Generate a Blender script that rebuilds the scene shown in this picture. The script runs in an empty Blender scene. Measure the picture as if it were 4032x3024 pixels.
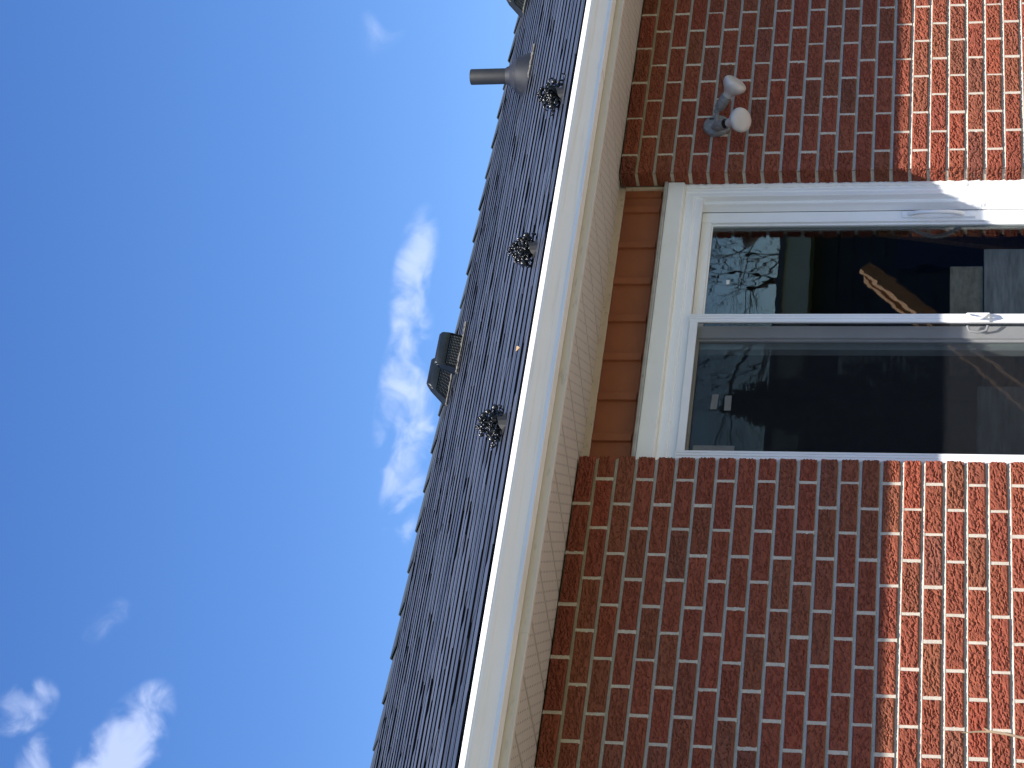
import bpy, bmesh, math, random
import numpy as np
from mathutils import Vector, Matrix
random.seed(7)
sc = bpy.context.scene
COL = sc.collection
R_ = math.radians

# ------------------------------------------------------------------ camera
cam_d = bpy.data.cameras.new('camera'); cam = bpy.data.objects.new('camera', cam_d); COL.objects.link(cam)
CX = Vector((0.13493, 0.16148, -0.97761)); CY = Vector((0.78690, -0.61705, 0.00669)); CZ = Vector((-0.60215, -0.77018, -0.21033))
CP = Vector((-4.5731, -6.3001, 1.5401)); FPX = 8000.0
cam.matrix_world = Matrix(((CX.x, CY.x, CZ.x, CP.x), (CX.y, CY.y, CZ.y, CP.y), (CX.z, CY.z, CZ.z, CP.z), (0, 0, 0, 1)))
cam_d.sensor_fit = 'HORIZONTAL'; cam_d.sensor_width = 36.0; cam_d.lens = 71.43
cam_d.clip_start = 0.05; cam_d.clip_end = 2000
sc.camera = cam

# ------------------------------------------------------------------ sky, sun, exposure
SUN_AZ = R_(33); SUN_EL = R_(57.3)          # sun stands to the left in front of the wall
w = bpy.data.worlds.new('World'); sc.world = w; w.use_nodes = True
nt = w.node_tree; nt.nodes.clear()
def N(t, **k):
    n = nt.nodes.new(t)
    for a, b in k.items(): setattr(n, a, b)
    return n
def lk(a, b): nt.links.new(a, b)
def mth(op, a, b=None, c=None, clamp=False):
    n = N('ShaderNodeMath', operation=op); n.use_clamp = clamp
    for i, v in enumerate((a, b, c)):
        if v is None: continue
        if isinstance(v, (int, float)): n.inputs[i].default_value = v
        else: lk(v, n.inputs[i])
    return n.outputs[0]
sky = N('ShaderNodeTexSky', sky_type='NISHITA'); sky.sun_disc = False
sky.sun_elevation = SUN_EL; sky.sun_rotation = math.pi + SUN_AZ
sky.altitude = 200; sky.air_density = 1.0; sky.dust_density = 0.15; sky.ozone_density = 3.0
co = N('ShaderNodeTexCoord')
nrm = N('ShaderNodeVectorMath', operation='NORMALIZE'); lk(co.outputs['Generated'], nrm.inputs[0])
D = nrm.outputs[0]
n1 = N('ShaderNodeTexNoise'); n1.inputs['Scale'].default_value = 48; n1.inputs['Detail'].default_value = 5; n1.inputs['Roughness'].default_value = .50; n1.inputs['Distortion'].default_value = .6
lk(D, n1.inputs['Vector'])
def blob(c, half, thick, amp, tilt=0.0):
    """a soft lens-shaped bank of cloud around direction c; half widths in radians"""
    c = Vector(c).normalized(); e = Vector((0, 0, 1)).cross(c).normalized(); u = c.cross(e)
    e2 = e*math.cos(tilt) + u*math.sin(tilt); u2 = u*math.cos(tilt) - e*math.sin(tilt)
    def dot(v):
        d = N('ShaderNodeVectorMath', operation='DOT_PRODUCT'); lk(D, d.inputs[0]); d.inputs[1].default_value = v; return d.outputs['Value']
    a = mth('MULTIPLY', mth('SUBTRACT', dot(e2), 0.0), 1/half); b = mth('MULTIPLY', dot(u2), 1/thick)
    r2 = mth('ADD', mth('MULTIPLY', a, a), mth('MULTIPLY', b, b))
    front = mth('GREATER_THAN', dot(c), 0.5)
    return mth('MULTIPLY', mth('MULTIPLY', mth('SUBTRACT', 1.0, r2, clamp=True), amp), front)
BL = [((0.634, 0.729, 0.2570), .040, .0125, .85, .16), ((0.600, 0.7549, 0.2615), .042, .0125, .75, .22), ((0.566, 0.782, 0.2600), .050, .0140, 1.0, .10), ((0.580, 0.770, 0.2700), .034, .0080, .6, .1),
      ((0.4275, 0.7973, 0.4265), .019, .013, .80, .9), ((0.415, 0.823, 0.3855), .046, .0190, 1.15, .50), ((0.404, 0.813, 0.4195), .018, .011, .75, 0), ((0.7245, 0.6359, 0.2661), .026, .014, .24, .4),
      ((0.4700, 0.7900, 0.3950), .022, .009, .24, .8),
      ((0.2, 0.9, 0.33), .09, .02, 1.0, .1), ((-0.3, 0.8, 0.4), .08, .02, 1.0, .1), ((0.85, 0.2, 0.35), .08, .02, 1.0, 0), ((0.7, -.6, 0.42), .07, .02, 1.0, .2), ((-0.7, -.3, 0.5), .09, .03, 1.0, .1)]
tot = None
for args in BL:
    b = blob(*args); tot = b if tot is None else mth('MAXIMUM', tot, b)
nn = mth('SUBTRACT', mth('MULTIPLY', mth('SUBTRACT', n1.outputs['Fac'], 0.5), 3.0), 0.10)
m = mth('ADD', tot, mth('MULTIPLY', nn, mth('MINIMUM', mth('MULTIPLY', tot, 3.0), 1.0)))
mr = N('ShaderNodeMapRange', interpolation_type='SMOOTHSTEP'); lk(m, mr.inputs['Value']); mr.inputs['From Min'].default_value = .0; mr.inputs['From Max'].default_value = 1.25; mr.inputs['To Max'].default_value = .54
hs = N('ShaderNodeHueSaturation'); hs.inputs['Hue'].default_value = .512; hs.inputs['Saturation'].default_value = 1.26; hs.inputs['Value'].default_value = 1.22; lk(sky.outputs[0], hs.inputs['Color'])
mix = N('ShaderNodeMix', data_type='RGBA'); lk(mr.outputs[0], mix.inputs['Factor']); lk(hs.outputs[0], mix.inputs['A']); mix.inputs['B'].default_value = (6.6, 7.3, 9.4, 1)
bg = N('ShaderNodeBackground'); bg.inputs['Strength'].default_value = 0.077; lk(mix.outputs['Result'], bg.inputs['Color'])
out = N('ShaderNodeOutputWorld'); lk(bg.outputs[0], out.inputs['Surface'])

sd = bpy.data.lights.new('sun', 'SUN'); so = bpy.data.objects.new('sun', sd); COL.objects.link(so)
sd.energy = 5.0; sd.angle = R_(0.55); sd.color = (1.0, 0.95, 0.87)
to_sun = Vector((-math.sin(SUN_AZ)*math.cos(SUN_EL), -math.cos(SUN_AZ)*math.cos(SUN_EL), math.sin(SUN_EL)))
so.rotation_euler = to_sun.to_track_quat('Z', 'Y').to_euler(); so.location = (-8, -12, 20)
vs = sc.view_settings; vs.view_transform = 'Standard'; vs.look = 'None'; vs.gamma = 1; vs.use_curve_mapping = False; vs.exposure = 0.95
sc.render.engine = 'CYCLES'
sc.cycles.max_bounces = 8; sc.cycles.transparent_max_bounces = 12; sc.cycles.caustics_reflective = False; sc.cycles.caustics_refractive = False

# ------------------------------------------------------------------ helpers
def mat(name, color, rough=.6, spec=.5, metallic=0.0, noise=None, bump=None, objcol=False, tint=None):
    """procedural material. noise=(scale, amount, stretch) value variation; bump=(scale, strength, distance, stretch)"""
    m = bpy.data.materials.new(name); m.use_nodes = True
    t = m.node_tree; t.nodes.clear()
    o = t.nodes.new('ShaderNodeOutputMaterial'); p = t.nodes.new('ShaderNodeBsdfPrincipled'); t.links.new(p.outputs[0], o.inputs[0])
    p.inputs['Roughness'].default_value = rough; p.inputs['Specular IOR Level'].default_value = spec; p.inputs['Metallic'].default_value = metallic
    tc = t.nodes.new('ShaderNodeTexCoord')
    if objcol:
        oi = t.nodes.new('ShaderNodeObjectInfo'); base = oi.outputs['Color']
    else:
        rgb = t.nodes.new('ShaderNodeRGB'); rgb.outputs[0].default_value = (*color, 1); base = rgb.outputs[0]
    def nz(scale, stretch, detail=6, rough=.6):
        mp = t.nodes.new('ShaderNodeMapping'); mp.inputs['Scale'].default_value = stretch; t.links.new(tc.outputs['Object'], mp.inputs['Vector'])
        if objcol:
            ad = t.nodes.new('ShaderNodeVectorMath'); ad.operation = 'MULTIPLY_ADD'
            cb = t.nodes.new('ShaderNodeCombineXYZ'); 
            for i in range(3): t.links.new(oi.outputs['Random'], cb.inputs[i])
            t.links.new(cb.outputs[0], ad.inputs[0]); ad.inputs[1].default_value = (9, 9, 9); t.links.new(mp.outputs[0], ad.inputs[2]); src = ad.outputs[0]
        else: src = mp.outputs[0]
        n = t.nodes.new('ShaderNodeTexNoise'); n.inputs['Scale'].default_value = scale; n.inputs['Detail'].default_value = detail; n.inputs['Roughness'].default_value = rough
        t.links.new(src, n.inputs['Vector']); return n.outputs['Fac']
    if noise:
        for ns in (noise if isinstance(noise[0], tuple) else (noise,)):
            f = nz(ns[0], ns[2] if len(ns) > 2 else (1, 1, 1))
            mr = t.nodes.new('ShaderNodeMapRange'); t.links.new(f, mr.inputs['Value'])
            mr.inputs['From Min'].default_value = .3; mr.inputs['From Max'].default_value = .7; mr.inputs['To Min'].default_value = 1-ns[1]; mr.inputs['To Max'].default_value = 1+ns[1]
            mx = t.nodes.new('ShaderNodeVectorMath'); mx.operation = 'SCALE'; t.links.new(base, mx.inputs[0]); t.links.new(mr.outputs[0], mx.inputs['Scale']); base = mx.outputs[0]
    if tint:   # (colour, scale, from, to, stretch, amount): stains with a shape of their own
        for (cc, s, a, b, st, am) in tint:
            f = nz(s, st, 8, .65)
            mr = t.nodes.new('ShaderNodeMapRange'); t.links.new(f, mr.inputs['Value']); mr.inputs['From Min'].default_value = a; mr.inputs['From Max'].default_value = b; mr.inputs['To Max'].default_value = am
            mx = t.nodes.new('ShaderNodeMix'); mx.data_type = 'RGBA'; t.links.new(mr.outputs[0], mx.inputs['Factor']); t.links.new(base, mx.inputs['A']); mx.inputs['B'].default_value = (*cc, 1); base = mx.outputs['Result']
    t.links.new(base, p.inputs['Base Color'])
    if bump:
        f = nz(bump[0], bump[3] if len(bump) > 3 else (1, 1, 1))
        b = t.nodes.new('ShaderNodeBump'); b.inputs['Strength'].default_value = bump[1]; b.inputs['Distance'].default_value = bump[2]; t.links.new(f, b.inputs['Height']); t.links.new(b.outputs[0], p.inputs['Normal'])
    m['p'] = 1
    return m

class MB:
    """collects faces; build() links one mesh object"""
    def __init__(s): s.v = []; s.f = []
    def box(s, x0, x1, y0, y1, z0, z1):
        o = len(s.v)
        s.v += [(x, y, z) for z in (z0, z1) for y in (y0, y1) for x in (x0, x1)]
        for q in ((0, 2, 3, 1), (4, 5, 7, 6), (0, 1, 5, 4), (2, 6, 7, 3), (0, 4, 6, 2), (1, 3, 7, 5)): s.f.append(tuple(o+i for i in q))
        return s
    def ext_x(s, prof, x0, x1, closed=True, nseg=1):
        """profile of (y,z) run along x"""
        o = len(s.v); n = len(prof)
        for k in range(nseg+1):
            x = x0+(x1-x0)*k/nseg; s.v += [(x, a, b) for a, b in prof]
        for k in range(nseg):
            for i in range(n if closed else n-1):
                j = (i+1) % n; s.f.append((o+k*n+i, o+k*n+j, o+(k+1)*n+j, o+(k+1)*n+i))
        if closed: s.f.append(tuple(o+i for i in range(n))[::-1]); s.f.append(tuple(o+nseg*n+i for i in range(n)))
        return s
    def ext_z(s, prof, z0, z1, closed=True):
        o = len(s.v); n = len(prof)
        for z in (z0, z1): s.v += [(a, b, z) for a, b in prof]
        for i in range(n if closed else n-1):
            j = (i+1) % n; s.f.append((o+i, o+j, o+n+j, o+n+i))
        if closed: s.f.append(tuple(o+i for i in range(n))[::-1]); s.f.append(tuple(o+n+i for i in range(n)))
        return s
    def tube(s, pts, rad, n=10, cap=True):
        pts = [Vector(p) for p in pts]; o = len(s.v); K = len(pts)
        if isinstance(rad, (int, float)): rad = [rad]*K
        up = None
        for k, p in enumerate(pts):
            d = (pts[min(k+1, K-1)]-pts[max(k-1, 0)]).normalized()
            if up is None: up = Vector((0, 0, 1)) if abs(d.z) < .9 else Vector((1, 0, 0))
            a = d.cross(up).normalized(); b = a.cross(d).normalized(); up = b
            for i in range(n):
                t = 2*math.pi*i/n; s.v.append(tuple(p+(a*math.cos(t)+b*math.sin(t))*rad[k]))
        for k in range(K-1):
            for i in range(n):
                j = (i+1) % n; s.f.append((o+k*n+i, o+k*n+j, o+(k+1)*n+j, o+(k+1)*n+i))
        if cap: s.f.append(tuple(o+i for i in range(n))[::-1]); s.f.append(tuple(o+(K-1)*n+i for i in range(n)))
        return s
    def lathe(s, base, axis, prof, n=28, caps=(True, True)):
        """prof of (t along axis, radius)"""
        base = Vector(base); ax = Vector(axis).normalized()
        return s.tube2([(base+ax*t, r) for t, r in prof], ax, n, caps)
    def tube2(s, pr, ax, n, caps):
        o = len(s.v); a = ax.orthogonal().normalized(); b = ax.cross(a)
        for p, r in pr:
            for i in range(n):
                t = 2*math.pi*i/n; s.v.append(tuple(p+(a*math.cos(t)+b*math.sin(t))*r))
        for k in range(len(pr)-1):
            for i in range(n):
                j = (i+1) % n; s.f.append((o+k*n+i, o+k*n+j, o+(k+1)*n+j, o+(k+1)*n+i))
        if caps[0]: s.f.append(tuple(o+i for i in range(n))[::-1])
        if caps[1]: s.f.append(tuple(o+(len(pr)-1)*n+i for i in range(n)))
        return s
    def sphere(s, c, r, n=8, m=6, sq=(1, 1, 1)):
        o = len(s.v); c = Vector(c)
        s.v.append((c.x, c.y, c.z+r*sq[2]))
        for i in range(1, m):
            ph = math.pi*i/m
            for j in range(n):
                t = 2*math.pi*j/n; s.v.append((c.x+r*sq[0]*math.sin(ph)*math.cos(t), c.y+r*sq[1]*math.sin(ph)*math.sin(t), c.z+r*sq[2]*math.cos(ph)))
        s.v.append((c.x, c.y, c.z-r*sq[2])); e = len(s.v)-1
        for j in range(n): s.f.append((o, o+1+j, o+1+(j+1) % n))
        for i in range(m-2):
            for j in range(n):
                a = o+1+i*n; s.f.append((a+j, a+n+j, a+n+(j+1) % n, a+(j+1) % n))
        a = o+1+(m-2)*n
        for j in range(n): s.f.append((a+j, e, a+(j+1) % n))
        return s
    def mesh(s, name, material=None, smooth=False, bevel=0, offset=(0, 0, 0)):
        me = bpy.data.meshes.new(name)
        ox, oy, oz = offset
        me.from_pydata([(a-ox, b-oy, c-oz) for a, b, c in s.v], [], s.f); me.update()
        bm = bmesh.new(); bm.from_mesh(me)
        bmesh.ops.recalc_face_normals(bm, faces=bm.faces)
        if bevel:
            eds = [e for e in bm.edges if len(e.link_faces) == 2 and e.calc_face_angle(0) > .6]
            bmesh.ops.bevel(bm, geom=eds, offset=bevel, segments=2, affect='EDGES', profile=.6, clamp_overlap=True)
        bm.to_mesh(me); bm.free()
        if smooth:
            me.polygons.foreach_set('use_smooth', [True]*len(me.polygons))
        if material: me.materials.append(material)
        return me
    def build(s, name, material, parent=None, smooth=False, bevel=0, base=None):
        """base: world point that becomes the object's origin"""
        off = base if base is not None else (0, 0, 0)
        return link(name, s.mesh(name, material, smooth, bevel, off), parent, off)

WORLD = {}
def link(name, data, parent=None, loc=(0, 0, 0)):
    o = bpy.data.objects.new(name, data); COL.objects.link(o)
    loc = Vector(loc); WORLD[o.name] = loc
    o.parent = parent
    o.location = loc - (WORLD[parent.name] if parent else Vector())
    return o
def tag(o, label=None, cat=None, group=None, kind=None):
    if label: o['label'] = label
    if cat: o['category'] = cat
    if group: o['group'] = group
    if kind: o['kind'] = kind
    return o
def auto_smooth(o, ang=40):
    me = o.data; me.polygons.foreach_set('use_smooth', [True]*len(me.polygons)); me.set_sharp_from_angle(angle=R_(ang))
    return o
def pix(P):
    """photo pixel of a world point: only used to tell the pieces in the picture from those beyond it"""
    d = Vector(P)-CP; z = -d.dot(CZ)
    return (2016+FPX*d.dot(CX)/z, 1512-FPX*d.dot(CY)/z)
def in_view(P, mg=60):
    x, y = pix(P); return -mg < x < 4032+mg and -mg < y < 3024+mg

# value noise on the CPU for relief
def vnoise(x, y, seed):
    xi = np.floor(x).astype(np.int64); yi = np.floor(y).astype(np.int64); fx = x-xi; fy = y-yi
    fx = fx*fx*(3-2*fx); fy = fy*fy*(3-2*fy)
    def h(a, b):
        n = (a*374761393 + b*668265263 + seed*1274126177) & 0x7fffffff
        n = ((n ^ (n >> 13))*1274126177) & 0x7fffffff
        n = (n ^ (n >> 16)) & 0xffff
        return n/65535.0
    return (h(xi, yi)*(1-fx)+h(xi+1, yi)*fx)*(1-fy)+(h(xi, yi+1)*(1-fx)+h(xi+1, yi+1)*fx)*fy
def fbm(x, y, seed, oct=3):
    a = 0; t = 0; amp = 1
    for k in range(oct): a = a+amp*vnoise(x*2**k, y*2**k, seed+k*17); t += amp; amp *= .5
    return a/t

# ------------------------------------------------------------------ materials
M = {}
M['brick'] = mat('rug_faced_brick', (0, 0, 0), .88, .25, noise=((55, .14, (1, 1, 1.6)), (420, .14)), bump=(520, .5, .0012), objcol=True)
M['mortar'] = mat('mortar', (.52, .465, .385), .95, .1, noise=((14, .10), (160, .12)), bump=(260, .7, .002))
M['shingle'] = mat('asphalt_shingle', (0, 0, 0), .42, .60, noise=((900, .35), (40, .18)), bump=(700, .35, .001), objcol=True)
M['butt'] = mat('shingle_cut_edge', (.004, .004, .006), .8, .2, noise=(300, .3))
M['shingle_rest'] = mat('asphalt_shingle_far', (.044, .050, .064), .42, .60, noise=((900, .35), (40, .18)), bump=(700, .35, .001))
M['gutter'] = mat('white_gutter_aluminium', (.80, .795, .79), .42, .45, noise=(3, .03), tint=[((.58, .52, .42), 5, .50, .70, (.35, 1, 16), .45), ((.10, .09, .07), 160, .70, .76, (1, 1, 1), .8)], bump=(5, .10, .004, (1, 3, 3)))
M['fascia'] = mat('beige_fascia_aluminium', (.60, .53, .455), .5, .4, tint=[((.20, .18, .16), 9, .56, .78, (1.2, 1, 5), .6), ((.66, .62, .57), 3, .5, .7, (.3, 1, 3), .4)])
M['trim'] = mat('beige_trim', (.60, .50, .39), .55, .35, tint=[((.20, .15, .10), 40, .56, .72, (1, 1, 1), .7)])
M['siding'] = mat('brown_vinyl_siding', (.300, .098, .046), .5, .4, noise=(7, .10), tint=[((.12, .05, .03), 16, .60, .75, (1, 1, .6), .5)], bump=(30, .12, .002, (1, 1, .2)))
M['pvc'] = mat('white_vinyl', (.86, .865, .87), .34, .5, noise=(4, .03), tint=[((.50, .46, .40), 30, .64, .76, (1, 1, .25), .25)])
M['paint'] = mat('white_painted_casing', (.84, .84, .82), .45, .4, noise=(4, .035), tint=[((.48, .44, .38), 18, .60, .75, (.4, 1, 1), .3)])
M['galv'] = mat('grey_metal_drip', (.38, .37, .35), .5, .5, noise=(20, .2), tint=[((.10, .08, .06), 30, .62, .74, (1, 1, 1), .6)])
M['caulk'] = mat('white_caulk', (.80, .79, .77), .5, .4, noise=(30, .06), bump=(140, .6, .003))
M['alu'] = mat('mill_aluminium_screen_frame', (.80, .80, .81), .42, .5, noise=(5, .05))
M['gasket'] = mat('dark_gasket', (.03, .032, .03), .6, .3, noise=(30, .2))
M['black_pl'] = mat('black_plastic_vent', (.009, .012, .015), .42, .4, noise=(20, .2))
M['slat'] = mat('dusty_vent_slats', (.17, .165, .155), .6, .4, noise=(200, .35))
M['abs'] = mat('weathered_black_pipe', (.012, .0135, .0165), .65, .3, noise=((12, .2), (80, .12)), tint=[((.026, .027, .029), 9, .5, .75, (1, 1, .5), .5)])
M['rubber'] = mat('black_boot_flashing', (.012, .014, .021), .62, .35, noise=(18, .2), tint=[((.05, .046, .04), 22, .56, .74, (1, 1, .5), .45)])
M['bead'] = mat('glossy_black_cast', (.009, .009, .010), .24, .55, noise=(60, .3), bump=(220, .5, .003))
M['fin'] = mat('dull_grey_fin', (.014, .014, .0145), .6, .3, metallic=.0, noise=((30, .2), (150, .12)))
M['sealant'] = mat('pale_sealant', (.13, .12, .105), .7, .3, noise=(80, .3), bump=(120, .6, .004))
M['lamp_grey'] = mat('oxidised_grey_cast', (.20, .205, .215), .55, .4, metallic=.2, noise=((60, .22), (14, .15)), tint=[((.52, .50, .47), 70, .60, .70, (1, 1, 1), .7), ((.03, .03, .03), 45, .70, .78, (1, 1, 1), .7)])
M['bulb'] = mat('frosted_bulb_glass', (.50, .47, .445), .28, .5, noise=((26, .07), (8, .05)), tint=[((.62, .62, .61), 34, .58, .72, (1, 1, 1), .5)])
M['dark'] = mat('dark_socket_and_gap_shade', (.012, .012, .014), .6, .3, noise=(30, .2))
M['room'] = mat('dim_room_paint', (.22, .21, .20), .9, .2, noise=(2, .1))
M['floor'] = mat('dark_room_floor', (.10, .07, .05), .6, .3, noise=(6, .2, (1, 8, 1)))
M['timber'] = mat('brown_timber', (.38, .19, .085), .6, .3, noise=((14, .25, (1, 12, 12)), (60, .12)))
M['cloth'] = mat('navy_cloth', (.035, .05, .12), .9, .1, noise=(8, .3, (6, 1, 1)))
M['card'] = mat('cardboard', (.30, .26, .20), .9, .2, noise=((9, .3, (1, 1, 5)), (40, .15)))
M['binp'] = mat('grey_plastic_bin', (.26, .26, .255), .7, .3, noise=((5, .35, (1, 1, 7)), (30, .2, (.3, 1, 3))))
M['cream'] = mat('cream_fascia_paint', (.62, .58, .45), .6, .3, noise=(4, .06))
M['garage'] = mat('dark_clapboard', (.045, .055, .085), .8, .2, noise=((3, .2), (30, .1, (1, 1, 6))))
M['grass'] = mat('lawn', (.06, .085, .025), .95, .1, noise=((3, .3), (60, .4)), bump=(90, .8, .02))
M['patio'] = mat('concrete_patio', (.255, .238, .215), .9, .2, noise=((2, .12), (40, .12)), bump=(60, .4, .004))
M['bark'] = mat('grey_bark', (.085, .068, .055), .95, .1, noise=((10, .35, (1, 1, .3)),), bump=(40, .8, .01, (1, 1, .3)))
M['needle'] = mat('dark_evergreen', (.018, .030, .014), .9, .2, noise=(5, .5))
M['twig'] = mat('pale_twig_bark', (.30, .215, .14), .8, .2, noise=((40, .3, (1, 1, .3)),))
M['leaf'] = mat('dry_leaf', (.42, .26, .13), .8, .2, noise=(60, .3))

def glass_mat(name, boost, wave):
    m = bpy.data.materials.new(name); m.use_nodes = True; t = m.node_tree; t.nodes.clear()
    o = t.nodes.new('ShaderNodeOutputMaterial'); mx = t.nodes.new('ShaderNodeMixShader'); tr = t.nodes.new('ShaderNodeBsdfTransparent'); gl = t.nodes.new('ShaderNodeBsdfGlossy')
    tr.inputs['Color'].default_value = (.86, .89, .885, 1); gl.inputs['Roughness'].default_value = 0.0; gl.inputs['Color'].default_value = (.95, 1, 1, 1)
    fr = t.nodes.new('ShaderNodeFresnel'); ge = t.nodes.new('ShaderNodeNewGeometry'); mi = t.nodes.new('ShaderNodeMapRange'); mi.inputs['To Min'].default_value = 1.52; mi.inputs['To Max'].default_value = 1/1.52; t.links.new(ge.outputs['Backfacing'], mi.inputs['Value']); t.links.new(mi.outputs[0], fr.inputs['IOR'])   # the far face of the pane refracts like the near one
    ml = t.nodes.new('ShaderNodeMath'); ml.operation = 'MULTIPLY'; ml.use_clamp = True; ml.inputs[1].default_value = boost; t.links.new(fr.outputs[0], ml.inputs[0])
    tc = t.nodes.new('ShaderNodeTexCoord'); n = t.nodes.new('ShaderNodeTexNoise'); n.inputs['Scale'].default_value = 5.0; n.inputs['Detail'].default_value = 2
    mp = t.nodes.new('ShaderNodeMapping'); mp.inputs['Scale'].default_value = (2.2, 1, .8); t.links.new(tc.outputs['Object'], mp.inputs['Vector']); t.links.new(mp.outputs[0], n.inputs['Vector'])
    b = t.nodes.new('ShaderNodeBump'); b.inputs['Strength'].default_value = wave; b.inputs['Distance'].default_value = .01; t.links.new(n.outputs['Fac'], b.inputs['Height']); t.links.new(b.outputs[0], gl.inputs['Normal'])
    t.links.new(ml.outputs[0], mx.inputs['Fac']); t.links.new(tr.outputs[0], mx.inputs[1]); t.links.new(gl.outputs[0], mx.inputs[2]); t.links.new(mx.outputs[0], o.inputs[0])
    return m
M['glass'] = glass_mat('double_glazing', 1.7, .016)
def veil_mat(name, col, opac):
    m = bpy.data.materials.new(name); m.use_nodes = True; t = m.node_tree; t.nodes.clear()
    o = t.nodes.new('ShaderNodeOutputMaterial'); mx = t.nodes.new('ShaderNodeMixShader'); tr = t.nodes.new('ShaderNodeBsdfTransparent'); df = t.nodes.new('ShaderNodeBsdfDiffuse')
    tc = t.nodes.new('ShaderNodeTexCoord'); n = t.nodes.new('ShaderNodeTexNoise'); n.inputs['Scale'].default_value = 9; t.links.new(tc.outputs['Object'], n.inputs['Vector'])
    mr = t.nodes.new('ShaderNodeMapRange'); t.links.new(n.outputs['Fac'], mr.inputs['Value']); mr.inputs['To Min'].default_value = opac*.90; mr.inputs['To Max'].default_value = opac*1.12
    df.inputs['Color'].default_value = (*col, 1)
    t.links.new(mr.outputs[0], mx.inputs['Fac']); t.links.new(tr.outputs[0], mx.inputs[1]); t.links.new(df.outputs[0], mx.inputs[2]); t.links.new(mx.outputs[0], o.inputs[0])
    return m
M['mesh'] = veil_mat('fine_insect_mesh', (.020, .022, .026), .32)
M['sticker'] = veil_mat('clear_label', (.80, .81, .78), .85)

def soffit_mat():
    """beige vented aluminium: rows of small punched holes"""
    m = mat('perforated_soffit', (.56, .505, .445), .5, .35, noise=(5, .04), tint=[((.36, .30, .24), 5, .55, .75, (1, 1, 1), .35)])
    t = m.node_tree; p = next(n for n in t.nodes if n.type == 'BSDF_PRINCIPLED')
    tc = t.nodes.new('ShaderNodeTexCoord'); sp = t.nodes.new('ShaderNodeSeparateXYZ'); t.links.new(tc.outputs['Object'], sp.inputs[0])
    def mm(op, a, b=None):
        n = t.nodes.new('ShaderNodeMath'); n.operation = op
        for i, v in enumerate((a, b)):
            if v is None: continue
            if isinstance(v, (int, float)): n.inputs[i].default_value = v
            else: t.links.new(v, n.inputs[i])
        return n.outputs[0]
    PX, PY = .04244, .032
    row = mm('FLOOR', mm('DIVIDE', sp.outputs['Y'], PY)); odd = mm('MULTIPLY', mm('MODULO', mm('ABSOLUTE', row), 2.0), .5)
    fx = mm('SUBTRACT', mm('FRACT', mm('ADD', mm('DIVIDE', sp.outputs['X'], PX), odd)), .5); fy = mm('SUBTRACT', mm('FRACT', mm('DIVIDE', sp.outputs['Y'], PY)), .5)
    dx = mm('MULTIPLY', fx, PX); dy = mm('MULTIPLY', fy, PY)
    r = mm('SQRT', mm('ADD', mm('MULTIPLY', dx, dx), mm('MULTIPLY', dy, dy)))
    hole = mm('LESS_THAN', r, .0042)
    src = p.inputs['Base Color'].links[0].from_socket
    mx = t.nodes.new('ShaderNodeMix'); mx.data_type = 'RGBA'; t.links.new(hole, mx.inputs['Factor']); t.links.new(src, mx.inputs['A']); mx.inputs['B'].default_value = (.012, .010, .008, 1)
    t.links.new(mx.outputs['Result'], p.inputs['Base Color'])
    return m
M['soffit'] = soffit_mat()

# ================================================================== the setting: ground
g = MB(); g.v = [(-400, -400, 0), (400, -400, 0), (400, 400, 0), (-400, 400, 0)]; g.f = [(0, 1, 2, 3)]
tag(g.build('ground', M['grass']), 'lawn around the house', None, None, 'structure')
tag(MB().box(-6.5, 7.5, -5.2, -.02, -.1, .06).build('patio', M['patio'], bevel=.01), None, None, None, 'structure')

# ================================================================== the house
house = link('brick_house', None); tag(house, 'red rug-faced brick house with white patio door and black shingled roof', 'house')
ZT = 2.95; H = .07752; L = .22581; J = .0122; JB = .0146          # wall top, course height, brick module, joint
OPEN = 1.5196                                          # width of the door opening
XL, XR = -2.0, 3.9; NC = 38

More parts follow.
